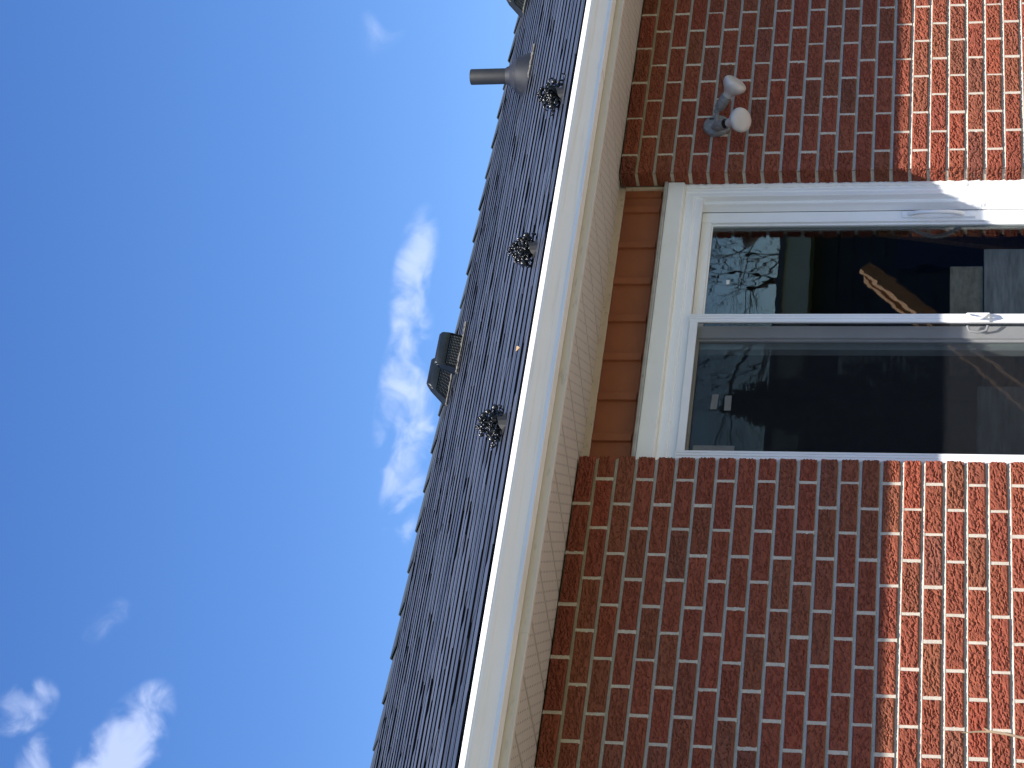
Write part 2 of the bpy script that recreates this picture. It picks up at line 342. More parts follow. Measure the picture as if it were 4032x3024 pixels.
def brick_mesh(name, l, seed, corner=0, dep=.088):
    """one rug-faced brick: front grid with bark-like relief, rough arrises; corner=-1/+1 gives that end the same face"""
    h = H-JB; nx = max(10, int(l/.0042)); nz = 16
    xs = np.linspace(-l/2, l/2, nx+1); zs = np.linspace(-h/2, h/2, nz+1)
    X, Z = np.meshgrid(xs, zs, indexing='ij')
    def relief(u, v, sd):
        wv = fbm(u/.020, v/.016, sd+91, 2)-.5
        a = fbm(u/.030+wv*.9, v/.0088+wv*1.8, sd, 3)-.5
        b = fbm(u/.011+5, v/.0050+wv, sd+31, 2)-.5
        fis = np.exp(-(a/.060)**2); fis2 = np.exp(-(b/.06)**2)
        return -.0062*fis - .0020*fis2 + .0034*b + .0030*np.abs(a) + .0018
    hgt = relief(X, Z, seed)
    ex = np.minimum(X+l/2, l/2-X); ez = np.minimum(Z+h/2, h/2-Z)
    if corner < 0: ex = l/2-X
    if corner > 0: ex = X+l/2
    ed = np.minimum(ex, ez); rough = .0016*(vnoise(X/.006, Z/.006, seed+7))
    round_ = np.clip((.0042+rough-ed)/.0042, 0, 1)**2*.0030
    Y = -(hgt*np.clip(ed/.004, .25, 1)) + round_
    # ragged outline
    Xo = X.copy(); Zo = Z.copy()
    jag = .0011*(vnoise(X/.009, Z/.009+3, seed+3)-.5)*2
    Zo[:, 0] += np.abs(jag[:, 0]); Zo[:, -1] -= np.abs(jag[:, -1]); Xo[0, :] += np.abs(jag[0, :]); Xo[-1, :] -= np.abs(jag[-1, :])
    verts = np.stack([Xo, Y, Zo], -1).reshape(-1, 3).tolist()
    idx = lambda i, k: i*(nz+1)+k
    faces = [(idx(i, k), idx(i+1, k), idx(i+1, k+1), idx(i, k+1)) for i in range(nx) for k in range(nz)]
    ring = [idx(i, 0) for i in range(nx)]+[idx(nx, k) for k in range(nz)]+[idx(i, nz) for i in range(nx, 0, -1)]+[idx(0, k) for k in range(nz, 0, -1)]
    nd = 16 if corner else 1
    prev = ring
    for d in range(1, nd+1):
        y = dep*d/nd; cur = []
        for r in ring:
            vx, vy, vz = verts[r]
            if corner and ((corner < 0 and r < nz+1) or (corner > 0 and r >= nx*(nz+1))) and d < nd:
                q = float(relief(np.array([[y+3.0]]), np.array([[vz]]), seed+50)[0, 0]); e = min(vz+h/2, h/2-vz)
                vx += corner*(q*min(1, e/.004)) - corner*max(0, (.004-e)/.004)**2*.0025
            verts.append((vx, max(vy, 0)*(1-d/nd)+y, vz)); cur.append(len(verts)-1)
        for a in range(len(ring)):
            b = (a+1) % len(ring); faces.append((prev[a], cur[a], cur[b], prev[b]))
        prev = cur
    faces.append(tuple(prev))
    me = bpy.data.meshes.new(name); me.from_pydata(verts, [], faces); me.update()
    bm = bmesh.new(); bm.from_mesh(me); bmesh.ops.recalc_face_normals(bm, faces=bm.faces); bm.to_mesh(me); bm.free()
    me.materials.append(M['brick']); return me

FULL = L-J
BM = {'full': [brick_mesh('brick', FULL, 100+i) for i in range(14)],
      'lf': [brick_mesh('brick', .2146, 200+i, +1) for i in range(6)], 'lh': [brick_mesh('brick', .0992, 230+i, +1) for i in range(6)],
      'rf': [brick_mesh('brick', .2134, 260+i, -1) for i in range(6)], 'rh': [brick_mesh('brick', .1030, 290+i, -1) for i in range(6)]}
def brick_colour():
    r = random.random()
    if r < .62: c = Vector((.222, .060, .034))
    elif r < .86: c = Vector((.205, .064, .036))
    elif r < .94: c = Vector((.185, .062, .038))
    else: c = Vector((.240, .059, .032))
    k = random.uniform(.92, 1.08)
    return (c.x*k, c.y*k*random.uniform(.95, 1.05), c.z*k, 1)

def wall(side):
    if side < 0: mort = MB().box(XL, -.0060, .0150, .0895, .0, ZT-.004)
    else: mort = MB().box(OPEN+.0060, XR, .0150, .0895, .0, ZT-.004)
    rest = MB(); x0_, x1_ = (XL, -.0055) if side < 0 else (OPEN+.0055, XR)
    for k in range(NC+1):                                  # bed joints struck back under the brick above
        zt = ZT-k*H+JB/2
        if k == 0: continue
        seg = []; xx = x0_
        mort.ext_x([(.0155, zt+.001), (.0140, zt), (.0095, zt-JB*.50), (.0064, zt-JB*.80), (.0024, zt-JB-.0002), (.0155, zt-JB-.001)], x0_, x1_)
        if side > 0: mort.box(OPEN+.0055, OPEN+.010, .012, .088, zt-J-.001, zt+.001)
    pend = []
    for k in range(NC):
        zc = ZT-(k+.5)*H
        items = []
        if side < 0:
            if k % 2 == 0: first, kind = .2146, 'lf'
            else: first, kind = .0992, 'lh'
            items.append((-first/2, kind)); x = -first-J
            while x-FULL > XL: items.append((x-FULL/2, 'full')); x -= L
        else:
            if k % 2 == 0: first, kind = .1030, 'rh'
            else: first, kind = .2134, 'rf'
            items.append((OPEN+first/2, kind)); x = OPEN+first+J
            while x+FULL < XR: items.append((x+FULL/2, 'full')); x += L
        for xc, kind in items:
            l_ = {'full': FULL, 'lf': .2146, 'lh': .0992, 'rf': .2134, 'rh': .1030}[kind]; xj = xc+side*(l_/2+J/2)
            dj = random.uniform(.0030, .0052); mort.box(xj-J/2-.002, xj+J/2+.002, dj, .03, zc-H/2+.004, zc+H/2-.004)
            pend.append((xc, kind, zc))
    wl = mort.build('wall', M['mortar'], house)
    for xc, kind, zc in pend:
            if in_view((xc, 0, zc), 330):
                o = link('brick', random.choice(BM[kind]), wl, (xc+random.uniform(-.0012, .0012), random.uniform(-.0012, .0010), zc+random.uniform(-.0008, .0008)))
                if kind == 'full':
                    o.rotation_euler = (random.uniform(-.006, .006), random.choice((0, 0, 0, math.pi))+random.uniform(-.004, .004), random.uniform(-.004, .004))
                    o.scale.x = random.uniform(.990, 1.004)
                else: o.rotation_euler = (random.uniform(-.004, .004), random.uniform(-.003, .003), 0)
                o.color = brick_colour()
            else:
                l = {'full': FULL, 'lf': .2146, 'lh': .0992, 'rf': .2134, 'rh': .1030}[kind]
                rest.box(xc-l/2, xc+l/2, random.uniform(-.001, .001), .088, zc-(H-JB)/2, zc+(H-JB)/2)
    ro = rest.build('brickwork', M['brick'], wl); ro.color = (.22, .063, .034, 1); ro['kind'] = 'stuff'
    return wl
wall_l = wall(-1); wall_r = wall(+1)

# framing behind the brick, closing the room
MB().box(XL, -.002, .0905, .30, .0, ZT+.02).box(OPEN+.002, XR, .0905, .30, .0, ZT+.02).box(-.002, OPEN+.002, .16, .30, 2.66, ZT+.02).box(-.002, OPEN+.002, .09, .30, 0, .34).build('wall_framing', M['room'], house)
rm = MB()
rm.box(-1.6, 3.6, 4.3, 4.4, .3, 2.8); rm.box(-1.7, -1.6, .30, 4.4, .3, 2.8); rm.box(3.6, 3.7, .30, 4.4, .3, 2.8); rm.box(-1.7, 3.7, .30, 4.4, 2.8, 2.9)
rm.build('room_wall', M['room'], house)
MB().box(-1.7, 3.7, .30, 4.4, .25, .34).build('room_floor', M['floor'], house)

# ------------------------------------------------------------------ brown siding over the door
zs0, zs1, ys = 2.752, 2.945, .112
sid = MB().box(0, OPEN, ys+.012, ys+.03, zs0, zs1+.01).build('siding', M['siding'], house)
pw = .205; x = .188-pw
while x < OPEN:
    x0, x1 = max(x, .001), min(x+pw, OPEN-.012)
    if x1-x0 > .02:
        # board: flat, then a raised lap along its right edge that drops to the next board
        prof = [(x0, ys+.012), (x0, ys+.008), (x1-.038, ys+.002), (x1-.035, ys-.010), (x1-.001, ys-.010), (x1-.001, ys+.012)]
        b = MB(); o = len(b.v); n = len(prof)
        for z in (zs0+.016, zs1): b.v += [(a, c, z) for a, c in prof]
        for i in range(n): j = (i+1) % n; b.f.append((i, j, n+j, n+i))
        b.f.append(tuple(range(n))[::-1]); b.f.append(tuple(n+i for i in range(n)))
        b.build('siding_board', M['siding'], sid, bevel=.0012)
    x += pw
MB().box(0, OPEN, ys-.004, ys+.012, zs0, zs0+.013).build('siding_channel', M['siding'], sid)
MB().box(0, OPEN-.0, ys-.016, ys-.001, zs1-.017, zs1+.012).build('soffit_trim', M['trim'], house, bevel=.002)
MB().box(OPEN-.014, OPEN-.001, ys-.022, ys+.01, zs0+.004, zs1-.019).build('corner_trim', M['trim'], house, bevel=.002)

# ------------------------------------------------------------------ patio door (frame is the part; panels, panes and fittings its pieces)
ZB = .35
fr = MB()
def jamb_r(dx=0):
    return [(OPEN-.001, .088), (OPEN-.012, .088), (OPEN-.014, .094), (OPEN-.030, .094), (OPEN-.032, .099), (OPEN-.050, .099), (OPEN-.052, .104), (OPEN-.052, .136), (OPEN-.062, .136), (OPEN-.064, .140), (OPEN-.064, .190), (OPEN-.001, .190)]
fr.ext_z(jamb_r(), ZB, 2.660)
fr.ext_z([(OPEN-a, b) for a, b in jamb_r()], ZB, 2.660)
head = [(.094, 2.7355), (.094, 2.658), (.100, 2.656), (.100, 2.627), (.108, 2.625), (.108, 2.617), (.113, 2.6155), (.113, 2.588), (.120, 2.586), (.230, 2.600), (.230, 2.7355)]
fr.ext_x(head, .002, OPEN-.002)
fr.box(.002, OPEN-.002, .085, .230, ZB-.04, ZB)
door = fr.build('patio_door', M['pvc'], house, bevel=.0012)
MB().ext_x([(.062, 2.7355), (.060, 2.732), (.060, 2.668), (.064, 2.664), (.0935, 2.664), (.0935, 2.7355)], .0015, OPEN-.004).build('head_casing', M['paint'], door, bevel=.002)
MB().ext_x([(.060, 2.7365), (.054, 2.740), (.056, 2.751), (.095, 2.7515), (.095, 2.7365)], .0015, OPEN-.003).build('drip_cap', M['galv'], door, bevel=.001)
# caulk bead: lumpy tube down the right return and a thin one over the top
def caulk(p0, p1, r, n, seed):
    pts = []; rad = []
    for i in range(n+1):
        t = i/n; q = Vector(p0).lerp(Vector(p1), t)
        pts.append(q+Vector((random.uniform(-1, 1), random.uniform(-1, 1), random.uniform(-1, 1)))*r*.12)
        lump = 1.0 + (.45 if random.random() < .18 else 0)*random.random()
        rad.append(r*(.8+.35*random.random())*lump)
    return MB().tube(pts, rad, 8)
auto_smooth(caulk((OPEN-.004, .088, ZB), (OPEN-.004, .088, 2.75), .0110, 230, 1).build('caulk_bead', M['caulk'], door), 60)
auto_smooth(caulk((.004, .070, ZB), (.004, .070, 2.745), .008, 200, 1).build('caulk_bead', M['caulk'], door), 60)

def panel(name, x0, x1, z0, z1, y0, y1, sl, sr, rt, rb, material, parent, bev=.003):
    m_ = MB()
    m_.box(x0, x0+sl, y0, y1, z0, z1); m_.box(x1-sr, x1, y0, y1, z0, z1)
    m_.box(x0+sl, x1-sr, y0+.0006, y1, z1-rt, z1-.0004); m_.box(x0+sl, x1-sr, y0+.0006, y1, z0+.0004, z0+rb)
    return m_.build(name, material, parent, bevel=bev)
def pane(x0, x1, z0, z1, y, parent):
    return MB().box(x0, x1, y, y+.004, z0, z1).build('glass_pane', M['glass'], parent)
def gasket(x0, x1, z0, z1, y, parent, wd=.007):
    m_ = MB(); m_.box(x0, x0+wd, y, y+.010, z0, z1); m_.box(x1-wd, x1, y, y+.010, z0, z1); m_.box(x0+wd, x1-wd, y, y+.010, z1-wd, z1); m_.box(x0+wd, x1-wd, y, y+.010, z0, z0+wd)
    return m_.build('glazing_bead', M['pvc'], parent, bevel=.001)
# sliding panel (right) at the back track, fixed panel (left) before it
SY = .190
panel('sliding_panel', .690, OPEN-.0655, ZB+.01, 2.594, SY, SY+.040, .060, .058, .042, .080, M['pvc'], door)
gasket(.750, OPEN-.1235, ZB+.09, 2.552, SY+.0145, door)
pane(.757, OPEN-.1305, ZB+.097, 2.545, SY+.022, door)
FY = .146
panel('fixed_panel', .0665, .778, ZB+.01, 2.584, FY, FY+.040, .040, .062, .030, .080, M['pvc'], door)
gasket(.1065, .716, ZB+.09, 2.554, FY+.0145, door)
pane(.1135, .709, ZB+.097, 2.547, FY+.022, door)
# screen on the outer track: thin grooved frame and mesh
sc_ = MB()
def groove(x0, x1, y, yb):
    w_ = x1-x0
    return [(x0, yb), (x0, y+.003), (x0+.003, y), (x0+w_*.30, y), (x0+w_*.33, y+.003), (x0+w_*.38, y+.003), (x0+w_*.41, y), (x0+w_*.62, y), (x0+w_*.65, y+.003), (x0+w_*.70, y+.003), (x0+w_*.73, y), (x1-.003, y), (x1, y+.003), (x1, yb)]
sc_.ext_z(groove(.762, .805, .098, .112), ZB+.01, 2.588)
sc_.ext_z(groove(.066, .108, .098, .112), ZB+.01, 2.588)
sc_.box(.108, .762, .1, .112, 2.553, 2.585); sc_.box(.108, .762, .1, .112, ZB+.012, ZB+.05)
sc_.build('screen_frame', M['alu'], door)
MB().box(.1085, .7615, .1055, .1062, ZB+.051, 2.552).build('insect_screen', M['mesh'], door)
# screen latch: a little white pull with a looped guard
lt = MB(); lt.box(.757, .803, .090, .0978, 1.382, 1.474)
auto = lt.build('screen_latch', M['pvc'], door, bevel=.004)
lp = MB()
pts = [(.792, .092, 1.466), (.776, .078, 1.464), (.755, .066, 1.452), (.749, .063, 1.428), (.755, .066, 1.404), (.776, .078, 1.392), (.792, .092, 1.390)]
lp.tube(pts, [.0055, .006, .0065, .0065, .0065, .006, .0055], 10)
auto_smooth(lp.build('latch_pull', M['pvc'], door), 50)
lp = MB(); lp.tube([(.752, .112, 1.470), (.735, .122, 1.464), (.727, .124, 1.430), (.735, .122, 1.396), (.752, .112, 1.390)], .006, 8)
auto_smooth(lp.build('latch_guard', M['pvc'], door), 50)
# handle on the sliding panel: back plate and bowed grip
hx = OPEN-.0945; hp = MB(); hp.box(hx-.016, hx+.018, SY-.010, SY-.0005, 1.435, 1.742)
hp.build('handle_plate', M['pvc'], door, bevel=.004)
hg = MB(); pts = []; rad = []
for i in range(17):
    t = i/16; a = math.sin(math.pi*t)
    pts.append((hx-.002-.026*a, SY-.010-.044*a**.8, 1.712-.225*t)); rad.append(.0105-.0025*a)
hg.tube(pts, rad, 12); auto_smooth(hg.build('door_handle', M['pvc'], door), 60)
kp = MB(); kp.box(OPEN-.0660, OPEN-.0655+.002, .150, .172, 1.40, 1.48); kp.box(OPEN-.0672, OPEN-.0660, .153, .169, 1.452, 1.470); kp.box(OPEN-.0672, OPEN-.0660, .153, .169, 1.412, 1.432)
kp.build('strike_plate', M['alu'], door)
# stickers left on the fixed pane
sy = FY+.0205
def sticker(pts):
    m_ = MB(); m_.v = [(a, sy, b) for a, b in pts]+[(a, sy+.0006, b) for a, b in pts]
    n = len(pts); m_.f = [tuple(range(n)), tuple(range(n, 2*n))[::-1]]+[(i, (i+1) % n, n+(i+1) % n, n+i) for i in range(n)]
    return m_.build('sticker', M['sticker'], door)
dxx = -.032
sticker([(.468+dxx, 2.473), (.4685+dxx, 2.447), (.3935+dxx, 2.451), (.393+dxx, 2.477)])
sticker([(.4625+dxx, 2.421), (.463+dxx, 2.394), (.388+dxx, 2.394), (.3875+dxx, 2.421)])
sticker([(.1145, 2.530), (.1145, 2.366), (.181, 2.366), (.181, 2.530)])
MB().box(1.06, 1.085, SY+.0205, SY+.0212, 2.452, 2.466).build('sticker', M['sticker'], door)

# ------------------------------------------------------------------ soffit, fascia, gutter
SS = .060; YS = -.552; XA, XB = -3.0, 8.6
def zsof(y): return ZT-.001+SS*y
sf = MB().ext_x([(YS+.004, zsof(YS)+.025), (.10, zsof(.10)+.025), (.10, zsof(.10)+.033), (YS+.004, zsof(YS)+.033)], XA, XB).build('soffit', M['dark'], house)  # near-black sheet: the shade in the panel gaps is put into its colour
def sofpanel():
    b = MB(); wd = .2122
    xp = [(.012, .024), (.012, .003), (.014, .0), (wd-.003, .0), (wd-.001, .003), (wd-.001, .024)]
    n = len(xp)
    for y in (YS+.002, .098): b.v += [(px, y, zsof(y)-ZT+pz) for px, pz in xp]
    for i in range(n-1): b.f.append((i, i+1, n+i+1, n+i))
    b.f.append((0, n-1, 2*n-1, n))
    b.f.append(tuple(range(n))); b.f.append(tuple(range(n, 2*n))[::-1])
    return b.mesh('soffit_panel', M['soffit'])
spm = sofpanel(); x = .012-.2122*14
while x < XB-.22:
    link('soffit_panel', spm, sf, (x, 0, ZT)); x += .2122
# fascia covers in three lengths, each lapping over the next
for (a, b_, e) in ((XA, -1.12, .0), (-1.14, 1.86, .0015), (1.84, 4.9, .0), (4.88, XB, .0015)):
    zb = zsof(YS)
    MB().ext_x([(YS+.012-e, zb-.010-e), (YS-.006-e, zb-.010-e), (YS-.008-e, zb-.006), (YS-.008-e, zb+.030), (YS-.002-e, zb+.034), (YS-.002-e, 3.02), (YS+.012, 3.02)], a, b_).build('fascia', M['fascia'], house, bevel=.0015)
G0 = YS-.0085
gp = [(G0, 3.022), (G0, 2.941), (G0-.002, 2.939), (-.628, 2.938), (-.632, 2.940), (-.6325, 2.954), (-.636, 2.960), (-.6445, 2.972), (-.6545, 2.984), (-.665, 2.995), (-.6735, 3.003), (-.6775, 3.009), (-.680, 3.015), (-.6815, 3.017), (-.6815, 3.033), (-.679, 3.035), (-.672, 3.035), (-.670, 3.032), (-.670, 3.028)]
# thin sheet: outer profile then inner one
inner = [(y+.0016 if y < G0-.0005 else y-.0016, z+.0016) for y, z in gp][::-1]
gt = MB().ext_x(gp+inner, XA, XB, True, 24).build('gutter', M['gutter'], house)
auto_smooth(gt, 14)
MB().ext_x([(G0-.001, 2.9375), (-.629, 2.9365), (-.6335, 2.939), (-.6342, 2.955), (-.629, 2.9375)], 1.50, 1.535).build('gutter_strap', M['gutter'], house)

# ------------------------------------------------------------------ roof
YE, ZE, MS = -.625, 3.045, .385; RUN = 4.0
CA = 1/math.sqrt(1+MS*MS); SA = MS*CA
def RP(x, s, h=0): return (x, YE+s*CA-h*SA, ZE+s*SA+h*CA)       # along the slope and off it
SL = RUN/CA
rf = MB()
pA, pB = RP(0, -.0, -.012), RP(0, SL, -.012)
rf.ext_x([(pA[1], pA[2]), (pB[1], pB[2]), (pB[1]+RUN, pA[2]), (pB[1]+RUN, pA[2]-.02), (pB[1], pB[2]-.03), (pA[1]+.01, pA[2]-.03)], XA, XB)
roof = rf.build('roof', M['shingle_rest'], house)
MB().box(XA, XB, YE-.004, YE+.03, ZE-.05, ZE-.014).build('drip_edge', M['black_pl'], roof)
EXP = .160; WS = 1.0
def shingle_mesh(seed):
    """laminated shingle: thin sheet plus irregular thicker tabs along its lower edge"""
    rnd = random.Random(seed); b = MB()
    def slab(x0, x1, s0, s1, ha, hb, th, dip=0):
        o = len(b.v)
        for (s_, h_) in ((s0, ha), (s1, hb)):
            for x_ in (x0, x1):
                b.v.append((x_, s_, h_)); b.v.append((x_, s_, h_+th))
        # verts: 0 x0s0lo,1 x0s0hi,2 x1s0lo,3 x1s0hi,4 x0s1lo,5 hi,6 x1s1lo,7 hi
        for q in ((0, 2, 3, 1), (4, 5, 7, 6), (1, 3, 7, 5), (0, 4, 6, 2), (0, 1, 5, 4), (2, 6, 7, 3)): b.f.append(tuple(o+i for i in q))
    slab(.0002, WS-.0002, 0, .25, .0040, -.007, .0100)
    x = rnd.uniform(-.6, .2)
    while x < WS:
        wd = rnd.uniform(.25, .9); x0, x1 = max(x, .0006), min(x+wd, WS-.0006)
        if x1-x0 > .05:
            back = rnd.choice((0, 0, 0, rnd.uniform(.04, .07)))
            slab(x0, x1, -.0015+back, EXP+.03, .0138-back*.07, .0065, rnd.uniform(.0020, .0036))
        x += wd+rnd.choice((.004, .02, rnd.uniform(.1, .3)))
    return b
SV = [shingle_mesh(500+i) for i in range(14)]
def to_mesh(b):
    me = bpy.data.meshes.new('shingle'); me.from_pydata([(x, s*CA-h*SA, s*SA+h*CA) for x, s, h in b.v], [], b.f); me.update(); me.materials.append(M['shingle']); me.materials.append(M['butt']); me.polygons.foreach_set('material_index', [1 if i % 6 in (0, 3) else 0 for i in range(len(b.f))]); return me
SVM = [to_mesh(b) for b in SV]
ncourse = int(SL/EXP); rest = MB(); cand = []
for k in range(ncourse):
    off = random.uniform(0, 1)*WS; i = -1
    while XA-.2+i*WS+off < XB+.2:
        x = XA-.2+i*WS+off; i += 1
        if x < XA-.1 or x+WS > XB+.1: continue
        cand.append((x, k))
vis = [c for c in cand if any(in_view(RP(c[0]+t, c[1]*EXP), 140) for t in (0, .5, 1.0))]
vis.sort(key=lambda c: (Vector(RP(c[0], c[1]*EXP))-CP).length); vis = set(vis[:300])
for (x, k) in cand:
    v = random.randrange(len(SV)); lift = random.uniform(-.0003, .0006)
    if (x, k) in vis:
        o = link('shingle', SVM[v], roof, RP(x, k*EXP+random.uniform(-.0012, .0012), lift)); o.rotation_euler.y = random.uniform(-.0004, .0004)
        c = random.uniform(.034, .066); o.color = (c*.88, c, c*1.30, 1)
    else:
        o_ = len(rest.v)
        for a, s, h in SV[v].v: rest.v.append(RP(x+a, k*EXP+s, h+lift))
        rest.f += [tuple(o_+q for q in f) for f in SV[v].f]
me = bpy.data.meshes.new('shingles'); me.from_pydata(rest.v, [], rest.f); me.update(); me.materials.append(M['shingle_rest']); me.materials.append(M['butt']); me.polygons.foreach_set('material_index', [1 if i % 6 in (0, 3) else 0 for i in range(len(rest.f))])
ro = link('shingles', me, roof); ro['kind'] = 'stuff'
# ridge caps, each folded over the ridge and lapping the next
YR, ZR = YE+RUN, ZE+MS*RUN
def cap_mesh():
    b = MB(); wd = .150; ln = .36
    def sec(x, lift, th):
        o = []
        for (t, extra) in ((-1, 0), (0, .006), (1, 0)):
            yy = t*wd*CA; zz = -abs(t)*wd*SA+extra+lift; o.append((x, yy, zz)); 
        return o, [(p[0], p[1], p[2]+th) for p in o]
    rows = [sec(0, .020, .007), sec(.13, .0135, .007), sec(ln, .004, .004)]
    for lo, hi in rows: b.v += lo+hi
    for r in range(2):
        a, c = r*6, (r+1)*6
        for i in range(2): b.f.append((a+i, c+i, c+i+1, a+i+1)); b.f.append((a+3+i, a+4+i, c+4+i, c+3+i))
        for i in (0, 2): b.f.append((a+i, a+3+i, c+3+i, c+i))
    for a in (0, 12):
        for i in range(2): b.f.append((a+i, a+i+1, a+4+i, a+3+i))
    return b.mesh('ridge_cap', M['shingle'])
cm = cap_mesh(); x = XA
while x < XB-.3:
    o = link('ridge_cap', cm, roof, (x, YR, ZR-.004+random.uniform(-.002, .003))); o.rotation_euler.y = random.uniform(-.004, .004); c = random.uniform(.034, .050); o.color = (c*.92, c*1.04, c*1.0, 1)
    x += .285+random.uniform(-.006, .006)

# ================================================================== things on the roof
def vent(x, s, label, wd=.34, slant=.02):
    base = RP(x, s, .018); t = link('roof_vent', None, None, base); tag(t, label, 'roof vent', 'black box vents on the roof')
    def W(px, ps, ph): return (x+px, base[1]+ps*CA-ph*SA, base[2]+ps*SA+ph*CA)
    def conv(b): b.v = [W(px+slant*(1-px/wd)*ph/.139, ps*(.42 if ps > 0 else 1), ph) for px, ps, ph in b.v]; return b
    conv(MB().box(-.06, wd+.06, -.05, .26, -.004, .004)).build('flange', M['rubber'], t, base=base)
    # hood: side profile with rounded nose over the louvre, sloping back to the roof
    prof = [(.0, .078), (.002, .092), (.010, .110), (.024, .126), (.044, .136), (.070, .139), (.105, .120), (.145, .03), (.15, .004), (.135, .004), (.095, .112), (.068, .130), (.046, .128), (.030, .118), (.016, .100), (.012, .078)]
    hd = MB(); n = len(prof)
    for k, (px, ins) in enumerate(((0, .016), (.014, .0), (wd-.014, .0), (wd, .016))): hd.v += [(px, a+ins*.5, max(.004, b_-ins)) for a, b_ in prof]
    for k in range(3):
        for i in range(n): j = (i+1) % n; hd.f.append((k*n+i, k*n+j, (k+1)*n+j, (k+1)*n+i))
    hd.f.append(tuple(range(n))[::-1]); hd.f.append(tuple(3*n+i for i in range(n)))
    auto_smooth(conv(hd).build('hood', M['black_pl'], t, base=base), 35)
    # sides of the hood
    for px in (.002, wd-.010):
        b = MB(); pr_ = [(.006, .004), (.006, .086), (.026, .120), (.048, .130), (.070, .132), (.100, .114), (.138, .006)]
        o = len(b.v); b.v += [(px, a, c) for a, c in pr_]+[(px+.008, a, c) for a, c in pr_]; q = len(pr_)
        b.f += [tuple(range(q)), tuple(range(q, 2*q))[::-1]]+[(i, (i+1) % q, q+(i+1) % q, q+i) for i in range(q)]
        conv(b).build('side_cheek', M['black_pl'], t, base=base)
    conv(MB().box(.010, wd-.010, .025, .030, .004, .110)).build('backing', M['dark'], t, base=base)
    # louvre: eleven columns of short slats
    ncol = 11; cw = (wd-.03)/ncol
    for c in range(ncol):
        b = MB()
        for r in range(7):
            hh = .012+r*.0092; b.box(.015+c*cw+.003, .015+(c+1)*cw-.003, .006, .014, hh, hh+.0046)
        conv(b).build('louvre', M['slat'], t, base=base)
        conv(MB().box(.015+c*cw-.0028, .015+c*cw+.0028, .002, .016, .004, .079)).build('louvre_bar', M['black_pl'], t, base=base)
    sl = MB(); pts = []; rad = []
    for i in range(30):
        u = i/29; pts.append(W(-.07+(wd+.13)*u, -.052+random.uniform(-.004, .004), .004)); rad.append(random.uniform(.004, .011))
    sl.tube(pts, rad, 6); auto_smooth(sl.build('sealant_bead', M['sealant'], t, base=base))
    return t
def s_of(y): return (y-YE)/CA
vent(2.505, s_of(2.62), 'black box vent with louvred face, nearer one of the pair at the ridge', .25, .012)
vent(2.525, s_of(2.95), 'black box vent farther left, behind the nearer vent at the ridge', .30, .10)
vent(5.84, s_of(2.88), 'black box vent cut off by the top edge of the photo', .34, .11)

# plumbing pipe with its boot
pb = Vector((3.850, 1.60, 0)); pb.z = ZE+MS*(pb.y-YE)
t = link('vent_pipe', None, None, pb); tag(t, 'dark grey plumbing vent pipe standing in a black cone boot on the roof', 'pipe')
b = MB(); pr_ = [(-.05, .0455), (.345, .0455), (.347, .0440), (.347, .0400), (.10, .0395)]
auto_smooth(b.lathe(pb, (0, 0, 1), pr_, 40, (False, False)).build('pipe', M['abs'], t, base=pb), 40)
b = MB(); n = 44; prof = [(.0, .135), (.02, .126), (.055, .108), (.060, .1065), (.066, .105), (.098, .064), (.102, .060), (.124, .0525), (.128, .049), (.128, .046)]
for hh, r in prof:
    for i in range(n):
        a = 2*math.pi*i/n; px, ps = r*math.cos(a), r*math.sin(a)
        q = min(1, hh/.100); nv = Vector((0, -SA, CA)).lerp(Vector((0, 0, 1)), q).normalized()
        flat = Vector((px, ps*CA, ps*SA)).lerp(Vector((px, ps, 0)), q)
        b.v.append(tuple(pb+flat+nv*(hh+.01)))
for k in range(len(prof)-1):
    for i in range(n): j = (i+1) % n; b.f.append((k*n+i, k*n+j, (k+1)*n+j, (k+1)*n+i))
auto_smooth(b.build('boot', M['rubber'], t, base=pb), 30)
b = MB(); b.v = []
fl = MB(); 
for (px, ps) in ((-.20, -.20), (.20, -.20), (.20, .20), (-.20, .20)):
    for hh in (.012, .017): fl.v.append(tuple(Vector(RP(pb.x+px, s_of(pb.y)+ps, hh))))
fl.f = [(0, 2, 4, 6), (1, 7, 5, 3), (0, 1, 3, 2), (2, 3, 5, 4), (4, 5, 7, 6), (6, 7, 1, 0)]
fl.build('flashing_sheet', M['rubber'], t, base=pb)
pts = [RP(pb.x-.19+.02*i+random.uniform(-.01, .01), s_of(pb.y)-.18+random.uniform(-.01, .01), .02) for i in range(14)]
auto_smooth(MB().tube(pts, [random.uniform(.004, .012) for _ in pts], 6).build('sealant_bead', M['sealant'], t, base=pb))

